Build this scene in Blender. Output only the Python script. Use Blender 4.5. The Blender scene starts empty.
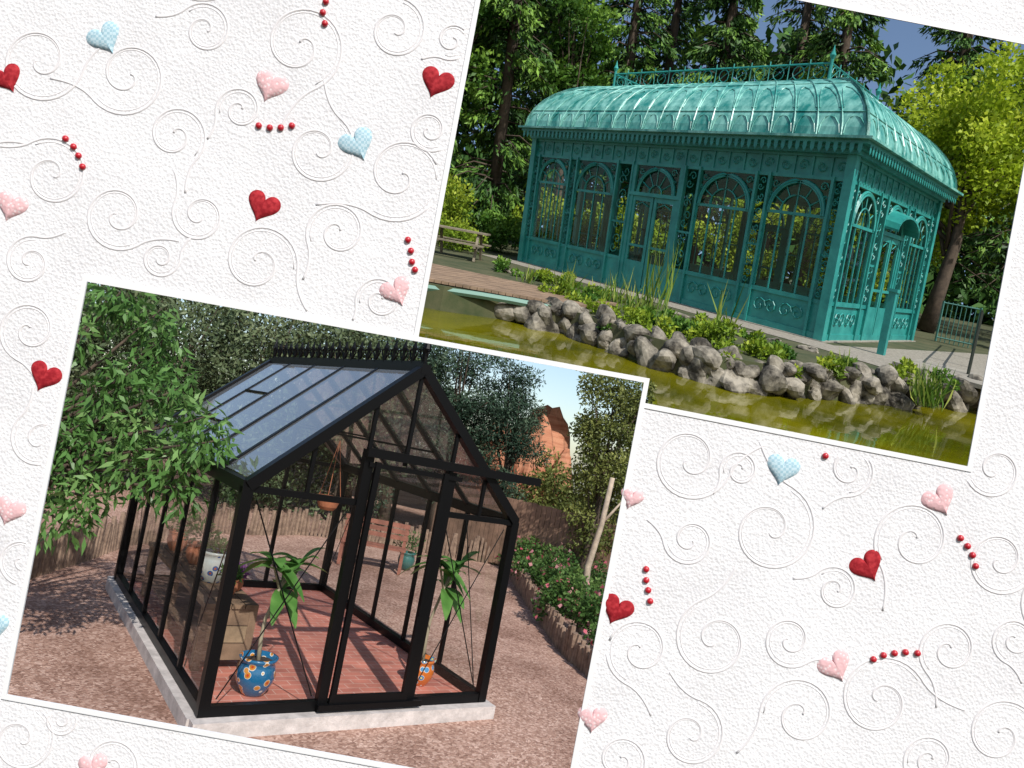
import bpy, bmesh, math, random
import numpy as np
from mathutils import Matrix, Vector
random.seed(7); rng=np.random.default_rng(11)
S=bpy.context.scene
pi=math.pi
# ------------------------------------------------------------------ places
CAM=Matrix(((0.764316,-0.213654,-0.608419,-2.169962),(-0.613557,0.049366,-0.788106,-5.728195),(0.198417,0.975661,-0.093358,2.371336),(0,0,0,1)))
I4=Matrix.Identity(4)
GARDEN=Matrix(((1,.043,-.049,0),(0,1,-.045,0),(0,0,1,0),(0,0,0,1)))
POND_SITE=Matrix(((0.075038,2.153549,-0.443390,27.2331),(-2.139064,-0.031141,-0.513262,34.0440),(-0.508699,0.448617,2.092838,15.2517),(0,0,0,1)))
POND=POND_SITE@Matrix(((1,-.201,-.08,0),(0,1,-.007,0),(0,0,1,0),(0,0,0,1)))
SITE={1:I4,2:POND_SITE,0:I4}
F=751.25; PD=1.5; PX=PD/F
def pg(x,y,z=0.0): return Vector(((x-512)*PX,-(y-384)*PX,-PD+z))
eye=CAM.translation
def divider(a,b):
    A=(CAM@pg(*a))-eye; B=(CAM@pg(*b))-eye
    return A.cross(B).normalized()
DIV_TOP=divider((85,279),(648,381)); DIV_RIGHT=divider((656,381),(576,799)); DIV_B=divider((648,404),(970,484)); DIV_V=divider((648,300),(648,500))
if DIV_TOP.dot((CAM@pg(400,100))-eye)<0: DIV_TOP=-DIV_TOP
if DIV_B.dot((CAM@pg(400,100))-eye)<0: DIV_B=-DIV_B
if DIV_RIGHT.dot((CAM@pg(900,500))-eye)<0: DIV_RIGHT=-DIV_RIGHT
if DIV_V.dot((CAM@pg(900,500))-eye)<0: DIV_V=-DIV_V
# ------------------------------------------------------------------ materials
def mat(name,color=(.5,.5,.5),rough=.6,metal=0.,bump=0.,bscale=20.,var=0.,vscale=3.,color2=None,spec=.5,coat=0.,lo=.35,hi=.68,stretch=None):
    m=bpy.data.materials.new(name); m.use_nodes=True; nt=m.node_tree; b=nt.nodes['Principled BSDF']
    b.inputs['Roughness'].default_value=rough; b.inputs['Metallic'].default_value=metal
    b.inputs['Specular IOR Level'].default_value=spec
    if coat: b.inputs['Coat Weight'].default_value=coat
    c=(*color,1)
    tc=nt.nodes.new('ShaderNodeTexCoord'); src=tc.outputs['Object']
    if stretch:
        mp=nt.nodes.new('ShaderNodeMapping'); mp.inputs['Scale'].default_value=stretch; nt.links.new(src,mp.inputs[0]); src=mp.outputs[0]
    if var>0 or color2:
        n=nt.nodes.new('ShaderNodeTexNoise'); n.inputs['Scale'].default_value=vscale; n.inputs['Detail'].default_value=7; n.inputs['Roughness'].default_value=.68
        nt.links.new(src,n.inputs['Vector'])
        r=nt.nodes.new('ShaderNodeValToRGB'); r.color_ramp.elements[0].position=lo; r.color_ramp.elements[1].position=hi
        if color2: c2=(*color2,1); r.color_ramp.elements[0].color=c; r.color_ramp.elements[1].color=c2
        else:
            r.color_ramp.elements[0].color=tuple(v*(1-var) for v in color)+(1,); r.color_ramp.elements[1].color=tuple(min(1,v*(1+var)) for v in color)+(1,)
        nt.links.new(n.outputs['Fac'],r.inputs['Fac']); nt.links.new(r.outputs['Color'],b.inputs['Base Color'])
    else: b.inputs['Base Color'].default_value=c
    if bump>0:
        n2=nt.nodes.new('ShaderNodeTexNoise'); n2.inputs['Scale'].default_value=bscale; n2.inputs['Detail'].default_value=5
        nt.links.new(tc.outputs['Object'],n2.inputs['Vector'])
        bp=nt.nodes.new('ShaderNodeBump'); bp.inputs['Strength'].default_value=bump; bp.inputs['Distance'].default_value=.02
        nt.links.new(n2.outputs['Fac'],bp.inputs['Height']); nt.links.new(bp.outputs['Normal'],b.inputs['Normal'])
    return m
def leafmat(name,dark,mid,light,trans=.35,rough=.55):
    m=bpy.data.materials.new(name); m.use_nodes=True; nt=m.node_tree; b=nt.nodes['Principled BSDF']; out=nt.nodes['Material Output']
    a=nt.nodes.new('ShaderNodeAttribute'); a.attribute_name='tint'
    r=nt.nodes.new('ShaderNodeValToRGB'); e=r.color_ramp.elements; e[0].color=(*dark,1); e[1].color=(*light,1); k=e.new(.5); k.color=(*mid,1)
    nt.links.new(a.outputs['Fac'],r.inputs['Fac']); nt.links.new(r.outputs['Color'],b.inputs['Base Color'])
    b.inputs['Roughness'].default_value=rough; b.inputs['Specular IOR Level'].default_value=.25
    if trans>0:
        t=nt.nodes.new('ShaderNodeBsdfTranslucent'); nt.links.new(r.outputs['Color'],t.inputs['Color'])
        mx=nt.nodes.new('ShaderNodeMixShader'); mx.inputs[0].default_value=trans
        nt.links.new(b.outputs[0],mx.inputs[1]); nt.links.new(t.outputs[0],mx.inputs[2]); nt.links.new(mx.outputs[0],out.inputs[0])
    return m
def glassmat(name,tint=(.9,.95,.95),gl=.12,diff=0.,dcol=(.7,.75,.8),rough=.03,edge=.7):
    m=bpy.data.materials.new(name); m.use_nodes=True; nt=m.node_tree; nt.nodes.remove(nt.nodes['Principled BSDF']); out=nt.nodes['Material Output']
    tr=nt.nodes.new('ShaderNodeBsdfTransparent'); tr.inputs[0].default_value=(*tint,1)
    g=nt.nodes.new('ShaderNodeBsdfGlossy'); g.inputs['Roughness'].default_value=rough
    lw=nt.nodes.new('ShaderNodeLayerWeight'); lw.inputs[0].default_value=.5
    pw=nt.nodes.new('ShaderNodeMath'); pw.operation='POWER'; pw.inputs[1].default_value=4.; nt.links.new(lw.outputs['Facing'],pw.inputs[0])
    ma=nt.nodes.new('ShaderNodeMath'); ma.operation='MULTIPLY_ADD'; ma.inputs[1].default_value=edge; ma.inputs[2].default_value=gl; ma.use_clamp=True; nt.links.new(pw.outputs[0],ma.inputs[0])
    mx=nt.nodes.new('ShaderNodeMixShader'); nt.links.new(ma.outputs[0],mx.inputs[0]); nt.links.new(tr.outputs[0],mx.inputs[1]); nt.links.new(g.outputs[0],mx.inputs[2])
    last=mx
    if diff>0:
        d=nt.nodes.new('ShaderNodeBsdfDiffuse'); d.inputs[0].default_value=(*dcol,1)
        m2=nt.nodes.new('ShaderNodeMixShader'); m2.inputs[0].default_value=diff
        nt.links.new(mx.outputs[0],m2.inputs[1]); nt.links.new(d.outputs[0],m2.inputs[2]); last=m2
    nt.links.new(last.outputs[0],out.inputs[0]); return m
# ------------------------------------------------------------------ mesh builder
class MB:
    def __init__(s): s.v=[];s.f=[];s.m=[]
    def add(s,vs,fs,mi=0):
        o=len(s.v); s.v+= [tuple(q) for q in vs]
        for f in fs: s.f.append(tuple(i+o for i in f)); s.m.append(mi)
    def hexa(s,c,mi=0): s.add(c,[(0,3,2,1),(4,5,6,7),(0,1,5,4),(1,2,6,5),(2,3,7,6),(3,0,4,7)],mi)
    def box(s,x0,x1,y0,y1,z0,z1,mi=0,P=None):
        c=[(x0,y0,z0),(x1,y0,z0),(x1,y1,z0),(x0,y1,z0),(x0,y0,z1),(x1,y0,z1),(x1,y1,z1),(x0,y1,z1)]
        if P: c=[P(*q) for q in c]
        s.hexa(c,mi)
    def beam(s,a,b,w,h,mi=0,up=(0,0,1)):
        a=Vector(a);b=Vector(b);d=(b-a).normalized();u=Vector(up)
        if abs(d.dot(u))>.98:u=Vector((1,0,0))
        r=d.cross(u).normalized();u=r.cross(d)
        c=[]
        for p in (a,b):
            for i,j in((-1,-1),(1,-1),(1,1),(-1,1)): c.append(p+r*(i*w/2)+u*(j*h/2))
        s.add(c,[(0,1,2,3),(7,6,5,4),(0,4,5,1),(1,5,6,2),(2,6,7,3),(3,7,4,0)],mi)
    def tube(s,pts,r,n=5,mi=0,cap=True):
        pts=[Vector(p) for p in pts]; k=len(pts); vs=[]
        rr=r if isinstance(r,(list,tuple)) else [r]*k
        ref=None
        for i,p in enumerate(pts):
            t=(pts[min(i+1,k-1)]-pts[max(i-1,0)])
            if t.length<1e-9:t=Vector((0,0,1))
            t.normalize()
            if ref is None: ref=Vector((0,0,1)) if abs(t.z)<.9 else Vector((1,0,0))
            a=t.cross(ref)
            if a.length<1e-4: a=t.cross(Vector((1,0,0)))
            a.normalize(); b=t.cross(a)
            for j in range(n):
                an=2*pi*j/n; vs.append(p+(a*math.cos(an)+b*math.sin(an))*rr[i])
        fs=[]
        for i in range(k-1):
            for j in range(n): fs.append((i*n+j,i*n+(j+1)%n,(i+1)*n+(j+1)%n,(i+1)*n+j))
        if cap: fs.append(tuple(range(n))[::-1]); fs.append(tuple((k-1)*n+j for j in range(n)))
        s.add(vs,fs,mi)
    def lathe(s,c,prof,n=20,mi=0):
        vs=[];k=len(prof)
        for r,z in prof:
            for j in range(n): a=2*pi*j/n; vs.append((c[0]+r*math.cos(a),c[1]+r*math.sin(a),c[2]+z))
        fs=[(i*n+j,i*n+(j+1)%n,(i+1)*n+(j+1)%n,(i+1)*n+j) for i in range(k-1) for j in range(n)]
        s.add(vs,fs,mi)
    def blob(s,c,r,mi=0,seed=0,n=2,rough=.18,jit=.02,cut=.62):
        bm=bmesh.new(); bmesh.ops.create_icosphere(bm,subdivisions=n,radius=1)
        rs=random.Random(seed); k=[Vector((rs.uniform(-1,1),rs.uniform(-1,1),rs.uniform(-1,1))).normalized() for _ in range(9)]
        vs=[]
        for v in bm.verts:
            d=v.co.normalized(); f=1
            for q in k: f-= rough*max(0,d.dot(q)-cut)*1.6
            f+=rs.uniform(-jit,jit)
            vs.append((c[0]+d.x*r[0]*f,c[1]+d.y*r[1]*f,c[2]+d.z*r[2]*f))
        s.add(vs,[tuple(v.index for v in f.verts) for f in bm.faces],mi); bm.free()
def link(o): S.collection.objects.link(o); return o
def finish(mb,name,mats,T,smooth=False,box=0):
    me=bpy.data.meshes.new(name); me.from_pydata(mb.v,[],mb.f); me.transform(T)
    for m in mats: me.materials.append(m)
    me.polygons.foreach_set('material_index',mb.m)
    if smooth: me.polygons.foreach_set('use_smooth',[True]*len(me.polygons))
    if box: clip(me,box)
    if box==2: me.transform(POND_SITE.inverted())
    me.update(); o=link(bpy.data.objects.new(name,me)); o.matrix_world=SITE[box]
    return o
def clip(me,box):
    bm=bmesh.new(); bm.from_mesh(me)
    def g(): return bm.verts[:]+bm.edges[:]+bm.faces[:]
    if box==1:
        bmesh.ops.bisect_plane(bm,geom=g(),plane_co=eye,plane_no=DIV_TOP,clear_outer=True)
        bmesh.ops.bisect_plane(bm,geom=g(),plane_co=eye,plane_no=DIV_RIGHT,clear_outer=True)
    else:
        for n in (DIV_TOP,DIV_B,DIV_V): bmesh.ops.bisect_plane(bm,geom=g(),plane_co=eye,plane_no=n)
        kill=[]
        for f in bm.faces:
            d=f.calc_center_median()-eye
            if d.dot(DIV_V)<0: bad=d.dot(DIV_TOP)<0
            else: bad=d.dot(DIV_B)<0
            if bad: kill.append(f)
        bmesh.ops.delete(bm,geom=kill,context='FACES')
    bm.to_mesh(me); bm.free()
def empty(name,loc):
    e=link(bpy.data.objects.new(name,None)); e.location=loc; bpy.context.view_layer.update(); return e
def child(o,e):
    o.parent=e; o.matrix_parent_inverse=Matrix.Translation(e.location).inverted()
def leaves(name,P,D,L,Wd,tint,m,T,box=0,parent=None):
    P=np.asarray(P,float);D=np.asarray(D,float);n=len(P)
    A=np.array([list(r) for r in T]); sc=abs(np.linalg.det(A[:3,:3]))**(1/3)
    P=P@A[:3,:3].T+A[:3,3]; D=D@A[:3,:3].T; D/= (np.linalg.norm(D,axis=1)[:,None]+1e-9)
    tint=np.asarray(tint,float)*np.ones(n); L=np.asarray(L)*np.ones(n)*sc; Wd=np.asarray(Wd)*np.ones(n)*sc
    if box:
        r=P-np.array(eye); dt=r@np.array(DIV_TOP)
        if box==1: k=(dt<-0.02)&(r@np.array(DIV_RIGHT)<0)
        else:
            dv=r@np.array(DIV_V); k=np.where(dv<0,dt>0.02,r@np.array(DIV_B)>0.02)
        P,D,tint,L,Wd=P[k],D[k],tint[k],L[k],Wd[k]; n=len(P)
    R=rng.normal(size=(n,3)); Sd=np.cross(D,R); Sd/=np.linalg.norm(Sd,axis=1)[:,None]+1e-9
    N=np.cross(D,Sd)
    V=np.empty((n,4,3)); V[:,0]=P; V[:,1]=P+D*(L*.45)[:,None]+Sd*(Wd*.5)[:,None]+N*(L*.06)[:,None]; V[:,2]=P+D*L[:,None]-N*(L*.08)[:,None]; V[:,3]=P+D*(L*.45)[:,None]-Sd*(Wd*.5)[:,None]+N*(L*.06)[:,None]
    me=bpy.data.meshes.new(name); me.vertices.add(4*n); me.vertices.foreach_set('co',V.reshape(-1))
    me.loops.add(4*n); me.loops.foreach_set('vertex_index',np.arange(4*n,dtype=np.int32)); me.polygons.add(n)
    me.polygons.foreach_set('loop_start',np.arange(0,4*n,4,dtype=np.int32))
    at=me.attributes.new('tint','FLOAT','POINT'); at.data.foreach_set('value',np.repeat(np.clip(tint,0,1),4))
    me.materials.append(m); me.update(calc_edges=True)
    if box==2: me.transform(POND_SITE.inverted())
    o=link(bpy.data.objects.new(name,me)); o.matrix_world=SITE[box]
    if parent: child(o,parent)
    return o
def rdir(n,down=0.,out=None,ow=0.):
    d=rng.normal(size=(n,3)); d/=np.linalg.norm(d,axis=1)[:,None]
    d[:,2]-=down
    if out is not None: d+=out*ow
    return d/ (np.linalg.norm(d,axis=1)[:,None]+1e-9)
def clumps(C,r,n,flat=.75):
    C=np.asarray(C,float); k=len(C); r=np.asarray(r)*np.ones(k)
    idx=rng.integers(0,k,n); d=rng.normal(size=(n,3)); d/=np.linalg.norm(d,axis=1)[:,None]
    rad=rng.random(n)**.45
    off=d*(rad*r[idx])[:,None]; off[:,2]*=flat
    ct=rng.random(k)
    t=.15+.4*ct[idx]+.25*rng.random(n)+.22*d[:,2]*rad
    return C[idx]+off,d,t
def crown(c,R,k,inner=.35):
    d=rng.normal(size=(k,3)); d/=np.linalg.norm(d,axis=1)[:,None]; q=(inner+(1-inner)*rng.random(k))[:,None]
    return np.array(c)+d*q*np.array(R)
# ================================================================== SCRAPBOOK PAGE
def page_mat():
    m=bpy.data.materials.new('textured_paper'); m.use_nodes=True; nt=m.node_tree; b=nt.nodes['Principled BSDF']
    b.inputs['Roughness'].default_value=.85; b.inputs['Specular IOR Level'].default_value=.2
    tc=nt.nodes.new('ShaderNodeTexCoord')
    n=nt.nodes.new('ShaderNodeTexNoise'); n.inputs['Scale'].default_value=120; n.inputs['Detail'].default_value=8; n.inputs['Roughness'].default_value=.75
    v=nt.nodes.new('ShaderNodeTexVoronoi'); v.inputs['Scale'].default_value=170
    n4=nt.nodes.new('ShaderNodeTexNoise'); n4.inputs['Scale'].default_value=7; n4.inputs['Detail'].default_value=4
    for q in (n,v,n4): nt.links.new(tc.outputs['Object'],q.inputs['Vector'])
    ad=nt.nodes.new('ShaderNodeMath'); ad.operation='ADD'; nt.links.new(n.outputs['Fac'],ad.inputs[0]); nt.links.new(v.outputs['Distance'],ad.inputs[1])
    bp=nt.nodes.new('ShaderNodeBump'); bp.inputs['Strength'].default_value=.5; bp.inputs['Distance'].default_value=.0026
    nt.links.new(ad.outputs[0],bp.inputs['Height']); nt.links.new(bp.outputs['Normal'],b.inputs['Normal'])
    r=nt.nodes.new('ShaderNodeValToRGB'); r.color_ramp.elements[0].color=(.62,.61,.62,1); r.color_ramp.elements[1].color=(.73,.725,.735,1)
    r.color_ramp.elements[0].position=.33;r.color_ramp.elements[1].position=.6
    mm=nt.nodes.new('ShaderNodeMath'); mm.operation='MULTIPLY_ADD'; mm.inputs[1].default_value=.5; nt.links.new(n4.outputs['Fac'],mm.inputs[0])
    m5=nt.nodes.new('ShaderNodeMath'); m5.operation='MULTIPLY'; m5.inputs[1].default_value=.5; nt.links.new(n.outputs['Fac'],m5.inputs[0]); nt.links.new(m5.outputs[0],mm.inputs[2])
    nt.links.new(mm.outputs[0],r.inputs['Fac']); nt.links.new(r.outputs['Color'],b.inputs['Base Color'])
    return m
PAPER=page_mat()
OUT=[(-170,-150),(1194,-150),(1194,918),(-170,918)]
HOLE=[(85,279),(414.2,338.6),(488,-64),(1050,46),(970,470),(643.1,406.4),(568,799),(5,697)]
bm=bmesh.new()
for lp in (OUT,HOLE):
    vs=[bm.verts.new(pg(x,y,0)) for x,y in lp]
    for i in range(len(vs)): bm.edges.new((vs[i],vs[(i+1)%len(vs)]))
bmesh.ops.triangle_fill(bm,edges=bm.edges[:],use_beauty=True)
for f in bm.faces:
    if f.normal.z<0: f.normal_flip()
ex=bmesh.ops.extrude_face_region(bm,geom=bm.faces[:])
for v in [e for e in ex['geom'] if isinstance(e,bmesh.types.BMVert)]: v.co.z-=.004
bmesh.ops.recalc_face_normals(bm,faces=bm.faces[:])
me=bpy.data.meshes.new('scrapbook_page'); bm.to_mesh(me); bm.free(); me.materials.append(PAPER)
page=link(bpy.data.objects.new('scrapbook_page',me)); page.matrix_world=CAM
SW=mat('embossed_swirl',(.655,.635,.64),.85,spec=.1)
mb=MB()
def inside(x,y,poly):
    c=False;j=len(poly)-1
    for i in range(len(poly)):
        xi,yi=poly[i];xj,yj=poly[j]
        if (yi>y)!=(yj>y) and x<(xj-xi)*(y-yi)/(yj-yi)+xi: c=not c
        j=i
    return c
BIG=[(78,272),(408,331),(484,-72),(1060,40),(978,480),(652,416),(576,810),(-4,702)]
def run(pts,r):
    seg=[]
    for p in pts+[None]:
        if p is None or inside(p[0],p[1],BIG):
            if len(seg)>2: mb.tube([pg(a,b,-r*.55) for a,b in seg],r,8)
            seg=[]
        else: seg.append(p)
def swirl(cx,cy,R,a0,dirn=1,turns=1.45,tail=1):
    for k,off in ((0,0),(1,4.0)):
        pts=[];N=44
        for i in range(N+1):
            t=i/N; a=a0+dirn*2*pi*turns*t; r=(R-off)*(1-t)**.8+2.5
            pts.append((cx+r*math.cos(a),cy+r*math.sin(a)))
        if tail and k==0:
            r=R+2.5; tx,ty=math.sin(a0)*dirn,-math.cos(a0)*dirn
            p0=(cx+r*math.cos(a0),cy+r*math.sin(a0)); pre=[]
            for i in range(12,0,-1):
                s_=i/12*R*1.1; pre.append((p0[0]+tx*s_+math.cos(a0)*s_*s_/R*.45,p0[1]+ty*s_+math.sin(a0)*s_*s_/R*.45))
            pts=pre+pts
        run(pts,.0032 if k==0 else .0016)
base=[(40,60,42,.3,1),(128,75,40,2.5,-1),(205,30,26,4,1),(300,45,44,1.2,-1),(395,30,30,5,1),(175,135,30,.8,-1),(240,110,22,3,1),(318,150,36,5.4,1),(400,175,46,2.2,-1),(52,175,36,4.2,1),
 (118,215,34,1,1),(200,215,26,3.6,-1),(258,262,38,.2,-1),(338,232,30,2.8,1),(30,262,24,5,-1),(430,130,20,1,1),(160,258,18,0,1),(30,330,30,2,1),(40,440,28,4,-1),(22,560,24,1,1),(380,300,22,3,1),(452,40,18,2,-1),(20,740,36,4.6,1),(110,765,28,1,-1),(60,720,14,0,1),
 (690,460,40,.4,1),(690,540,24,3,-1),(770,530,46,5.2,1),(850,470,24,1.6,-1),(915,540,40,2.6,1),(995,470,30,4,-1),(1000,560,34,.6,1),(640,650,34,2,1),(715,640,40,4.4,-1),(790,640,26,1,1),(800,715,38,3.2,1),(880,700,44,5.8,-1),(950,650,30,2.4,1),(1000,735,40,.8,-1),(690,735,34,5,1),(930,760,24,3,1),(620,760,26,1.5,-1),(835,590,22,4,1),(1015,640,22,2,1),(740,470,18,3,1),(955,440,16,2,-1),
 (-30,120,30,1,1),(1060,600,40,2,1),(-40,500,40,1,-1),(200,-40,40,1,1),(700,830,40,3,1)]
for q in base: swirl(*q)
o=finish(mb,'embossed_swirls',[SW],I4,smooth=True); o.parent=page
def heartmat(name,c1,c2,kind):
    m=bpy.data.materials.new(name); m.use_nodes=True; nt=m.node_tree; b=nt.nodes['Principled BSDF']; b.inputs['Roughness'].default_value=.8; b.inputs['Specular IOR Level'].default_value=.2
    tc=nt.nodes.new('ShaderNodeTexCoord')
    if kind=='check': t=nt.nodes.new('ShaderNodeTexChecker'); t.inputs['Scale'].default_value=180; t.inputs[1].default_value=(*c1,1); t.inputs[2].default_value=(*c2,1); nt.links.new(t.outputs['Color'],b.inputs['Base Color'])
    else:
        t=nt.nodes.new('ShaderNodeTexNoise'if kind=='noise' else 'ShaderNodeTexVoronoi'); t.inputs['Scale'].default_value=120 if kind=='noise' else 130
        r=nt.nodes.new('ShaderNodeValToRGB'); r.color_ramp.elements[0].color=(*c2,1); r.color_ramp.elements[1].color=(*c1,1); r.color_ramp.elements[0].position=.35 if kind=='noise' else .25;r.color_ramp.elements[1].position=.6 if kind=='noise' else .38
        nt.links.new(t.outputs[0],r.inputs['Fac']); nt.links.new(r.outputs['Color'],b.inputs['Base Color'])
    nt.links.new(tc.outputs['Object'],t.inputs['Vector'])
    bp=nt.nodes.new('ShaderNodeBump'); bp.inputs['Strength'].default_value=.5; bp.inputs['Distance'].default_value=.002; nt.links.new(t.outputs[0],bp.inputs['Height']); nt.links.new(bp.outputs['Normal'],b.inputs['Normal'])
    return m
HM={'red':heartmat('red_fabric',(.24,.008,.014),(.38,.025,.032),'noise'),'blue':heartmat('blue_gingham',(.30,.46,.53),(.45,.58,.63),'check'),'pink':heartmat('pink_dotted_fabric',(.64,.40,.41),(.70,.58,.58),'dots')}
def heart(col,cx,cy,sz,rot):
    mb=MB(); n=48; rings=7; vs=[]
    for i in range(rings+1):
        r=1-i/rings; z=math.sqrt(max(0,1-r*r))
        for j in range(n):
            t=2*pi*j/n; x=16*math.sin(t)**3; y=13*math.cos(t)-5*math.cos(2*t)-2*math.cos(3*t)-math.cos(4*t)+2.5
            X=x*r;Y=y*r
            xx=X*math.cos(rot)-Y*math.sin(rot); yy=X*math.sin(rot)+Y*math.cos(rot)
            vs.append(pg(cx+xx*sz/32,cy-yy*sz/32,.0004+.0065*z))
    mb.add(vs,[(i*n+j,i*n+(j+1)%n,(i+1)*n+(j+1)%n,(i+1)*n+j) for i in range(rings) for j in range(n)])
    o=finish(mb,col+'_heart',[HM[col]],I4,smooth=True); o.matrix_world=CAM
r_=math.radians
for q in [('red',8,80,31,r_(25)),('red',436,84,34,r_(-22)),('red',262,208,34,r_(-25)),('red',44,378,33,r_(-25)),('red',868,568,34,r_(28)),('red',616,611,33,r_(-25)),
  ('blue',106,40,35,r_(28)),('blue',358,146,36,r_(24)),('blue',782,471,34,r_(-15)),('blue',-4,628,28,r_(5)),
  ('pink',270,88,34,r_(-22)),('pink',11,208,32,r_(-20)),('pink',397,293,32,r_(24)),('pink',9,512,32,r_(-20)),('pink',940,502,34,r_(26)),('pink',836,668,34,r_(26)),('pink',592,720,30,r_(-5)),('pink',631,499,24,r_(-20)),('pink',94,768,30,r_(10))]: heart(*q)
RB=mat('red_bead',(.42,.01,.02),.3,coat=.4)
for g in [[(66,139),(74,147),(79,156),(83,167)],[(326,2),(323,13),(325,24)],[(259,126),(270,128),(281,128),(292,126)],[(408,240),(411,251),(412,262),(415,270)],[(960,538),(967,546),(972,555),(975,566)],[(646,569),(646,580),(648,590),(650,601)],[(873,659),(883,655),(894,653),(905,652),(917,653)],[(825,456)]]:
    mb=MB()
    for x,y in g: mb.blob(pg(x,y,.002),(.0068,.0068,.0055),0,1,2,0)
    o=finish(mb,'red_bead_string',[RB],I4,smooth=True); o.matrix_world=CAM
MW=mat('photo_mount_card',(.70,.70,.70),.6)
def strip(name,pts,closed,wd,z0,z1):
    mb=MB(); k=len(pts); V=[Vector(p) for p in pts]
    def inset(i):
        p=V[i]; a=V[i-1] if (closed or i>0) else None; b=V[(i+1)%k] if (closed or i<k-1) else None
        def nr(u,v):
            d=(v-u).normalized(); return Vector((-d.y,d.x))
        ns=[]
        if a is not None: ns.append(nr(a,p))
        if b is not None: ns.append(nr(p,b))
        if len(ns)==1: return p+ns[0]*wd
        m=(ns[0]+ns[1]).normalized(); return p+m*(wd/max(.3,m.dot(ns[0])))
    I=[inset(i) for i in range(k)]
    for i in range(k if closed else k-1):
        j=(i+1)%k
        mb.hexa([pg(*V[i],z0),pg(*V[j],z0),pg(*I[j],z0),pg(*I[i],z0),pg(*V[i],z1),pg(*V[j],z1),pg(*I[j],z1),pg(*I[i],z1)])
    o=finish(mb,name,[MW],I4); o.matrix_world=CAM; return o
strip('photo_mount',[(84,276),(649.5,378.5),(569,801),(2,698)],True,5,.0005,.004)
strip('photo_mount',[(413,340),(487.5,-65),(1051,45),(971,472),(642,407.5)],False,5,.0003,.0022)

# ================================================================== GARDEN WITH GREENHOUSE
T=GARDEN; GZ=-.09
def ground_mat():
    m=bpy.data.materials.new('red_gravel'); m.use_nodes=True; nt=m.node_tree; b=nt.nodes['Principled BSDF']; b.inputs['Roughness'].default_value=.95; b.inputs['Specular IOR Level'].default_value=.1
    tc=nt.nodes.new('ShaderNodeTexCoord')
    v=nt.nodes.new('ShaderNodeTexVoronoi'); v.inputs['Scale'].default_value=40
    n=nt.nodes.new('ShaderNodeTexNoise'); n.inputs['Scale'].default_value=.55; n.inputs['Detail'].default_value=8; n.inputs['Roughness'].default_value=.7
    n3=nt.nodes.new('ShaderNodeTexNoise'); n3.inputs['Scale'].default_value=60; n3.inputs['Detail'].default_value=4
    for q in (v,n,n3): nt.links.new(tc.outputs['Object'],q.inputs['Vector'])
    r1=nt.nodes.new('ShaderNodeValToRGB'); e=r1.color_ramp.elements; e[0].color=(.22,.13,.10,1); e[1].color=(.62,.46,.39,1); k=e.new(.5); k.color=(.40,.26,.205,1)
    nt.links.new(v.outputs['Color'],r1.inputs['Fac'])
    r2=nt.nodes.new('ShaderNodeValToRGB'); r2.color_ramp.elements[0].color=(.68,.60,.57,1); r2.color_ramp.elements[1].color=(1.1,1.05,1.03,1); r2.color_ramp.elements[0].position=.38; r2.color_ramp.elements[1].position=.56
    nt.links.new(n.outputs['Fac'],r2.inputs['Fac'])
    mx=nt.nodes.new('ShaderNodeMix'); mx.data_type='RGBA'; mx.blend_type='MULTIPLY'; mx.inputs[0].default_value=1
    nt.links.new(r1.outputs['Color'],mx.inputs[6]); nt.links.new(r2.outputs['Color'],mx.inputs[7]); nt.links.new(mx.outputs[2],b.inputs['Base Color'])
    bp=nt.nodes.new('ShaderNodeBump'); bp.inputs['Strength'].default_value=.8; bp.inputs['Distance'].default_value=.03; nt.links.new(n3.outputs['Fac'],bp.inputs['Height']); nt.links.new(bp.outputs['Normal'],b.inputs['Normal'])
    return m
mb=MB(); NX,NY=60,60; vs=[]
for j in range(NY+1):
    for i in range(NX+1):
        u=i/NX;v=j/NY; x=-8+u**1.6*58; y=-2.6+v**1.6*62
        h=0
        if not(-.5<x<3.3 and -.6<y<4.6): h=.03*math.sin(x*1.7+y)*math.sin(y*1.3)
        vs.append((x,y,GZ-.02+h))
mb.add(vs,[(j*(NX+1)+i,j*(NX+1)+i+1,(j+1)*(NX+1)+i+1,(j+1)*(NX+1)+i) for j in range(NY) for i in range(NX)])
finish(mb,'gravel_ground',[ground_mat()],T,smooth=True,box=1)
W,L,He,Hr=2.632,4.056,1.75,2.948
BLK=mat('black_powder_coat',(.003,.003,.0035),.4,spec=.18)
CONC=mat('concrete_curb',(.46,.42,.40),.85,bump=.3,bscale=40,var=.25,vscale=6)
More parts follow.
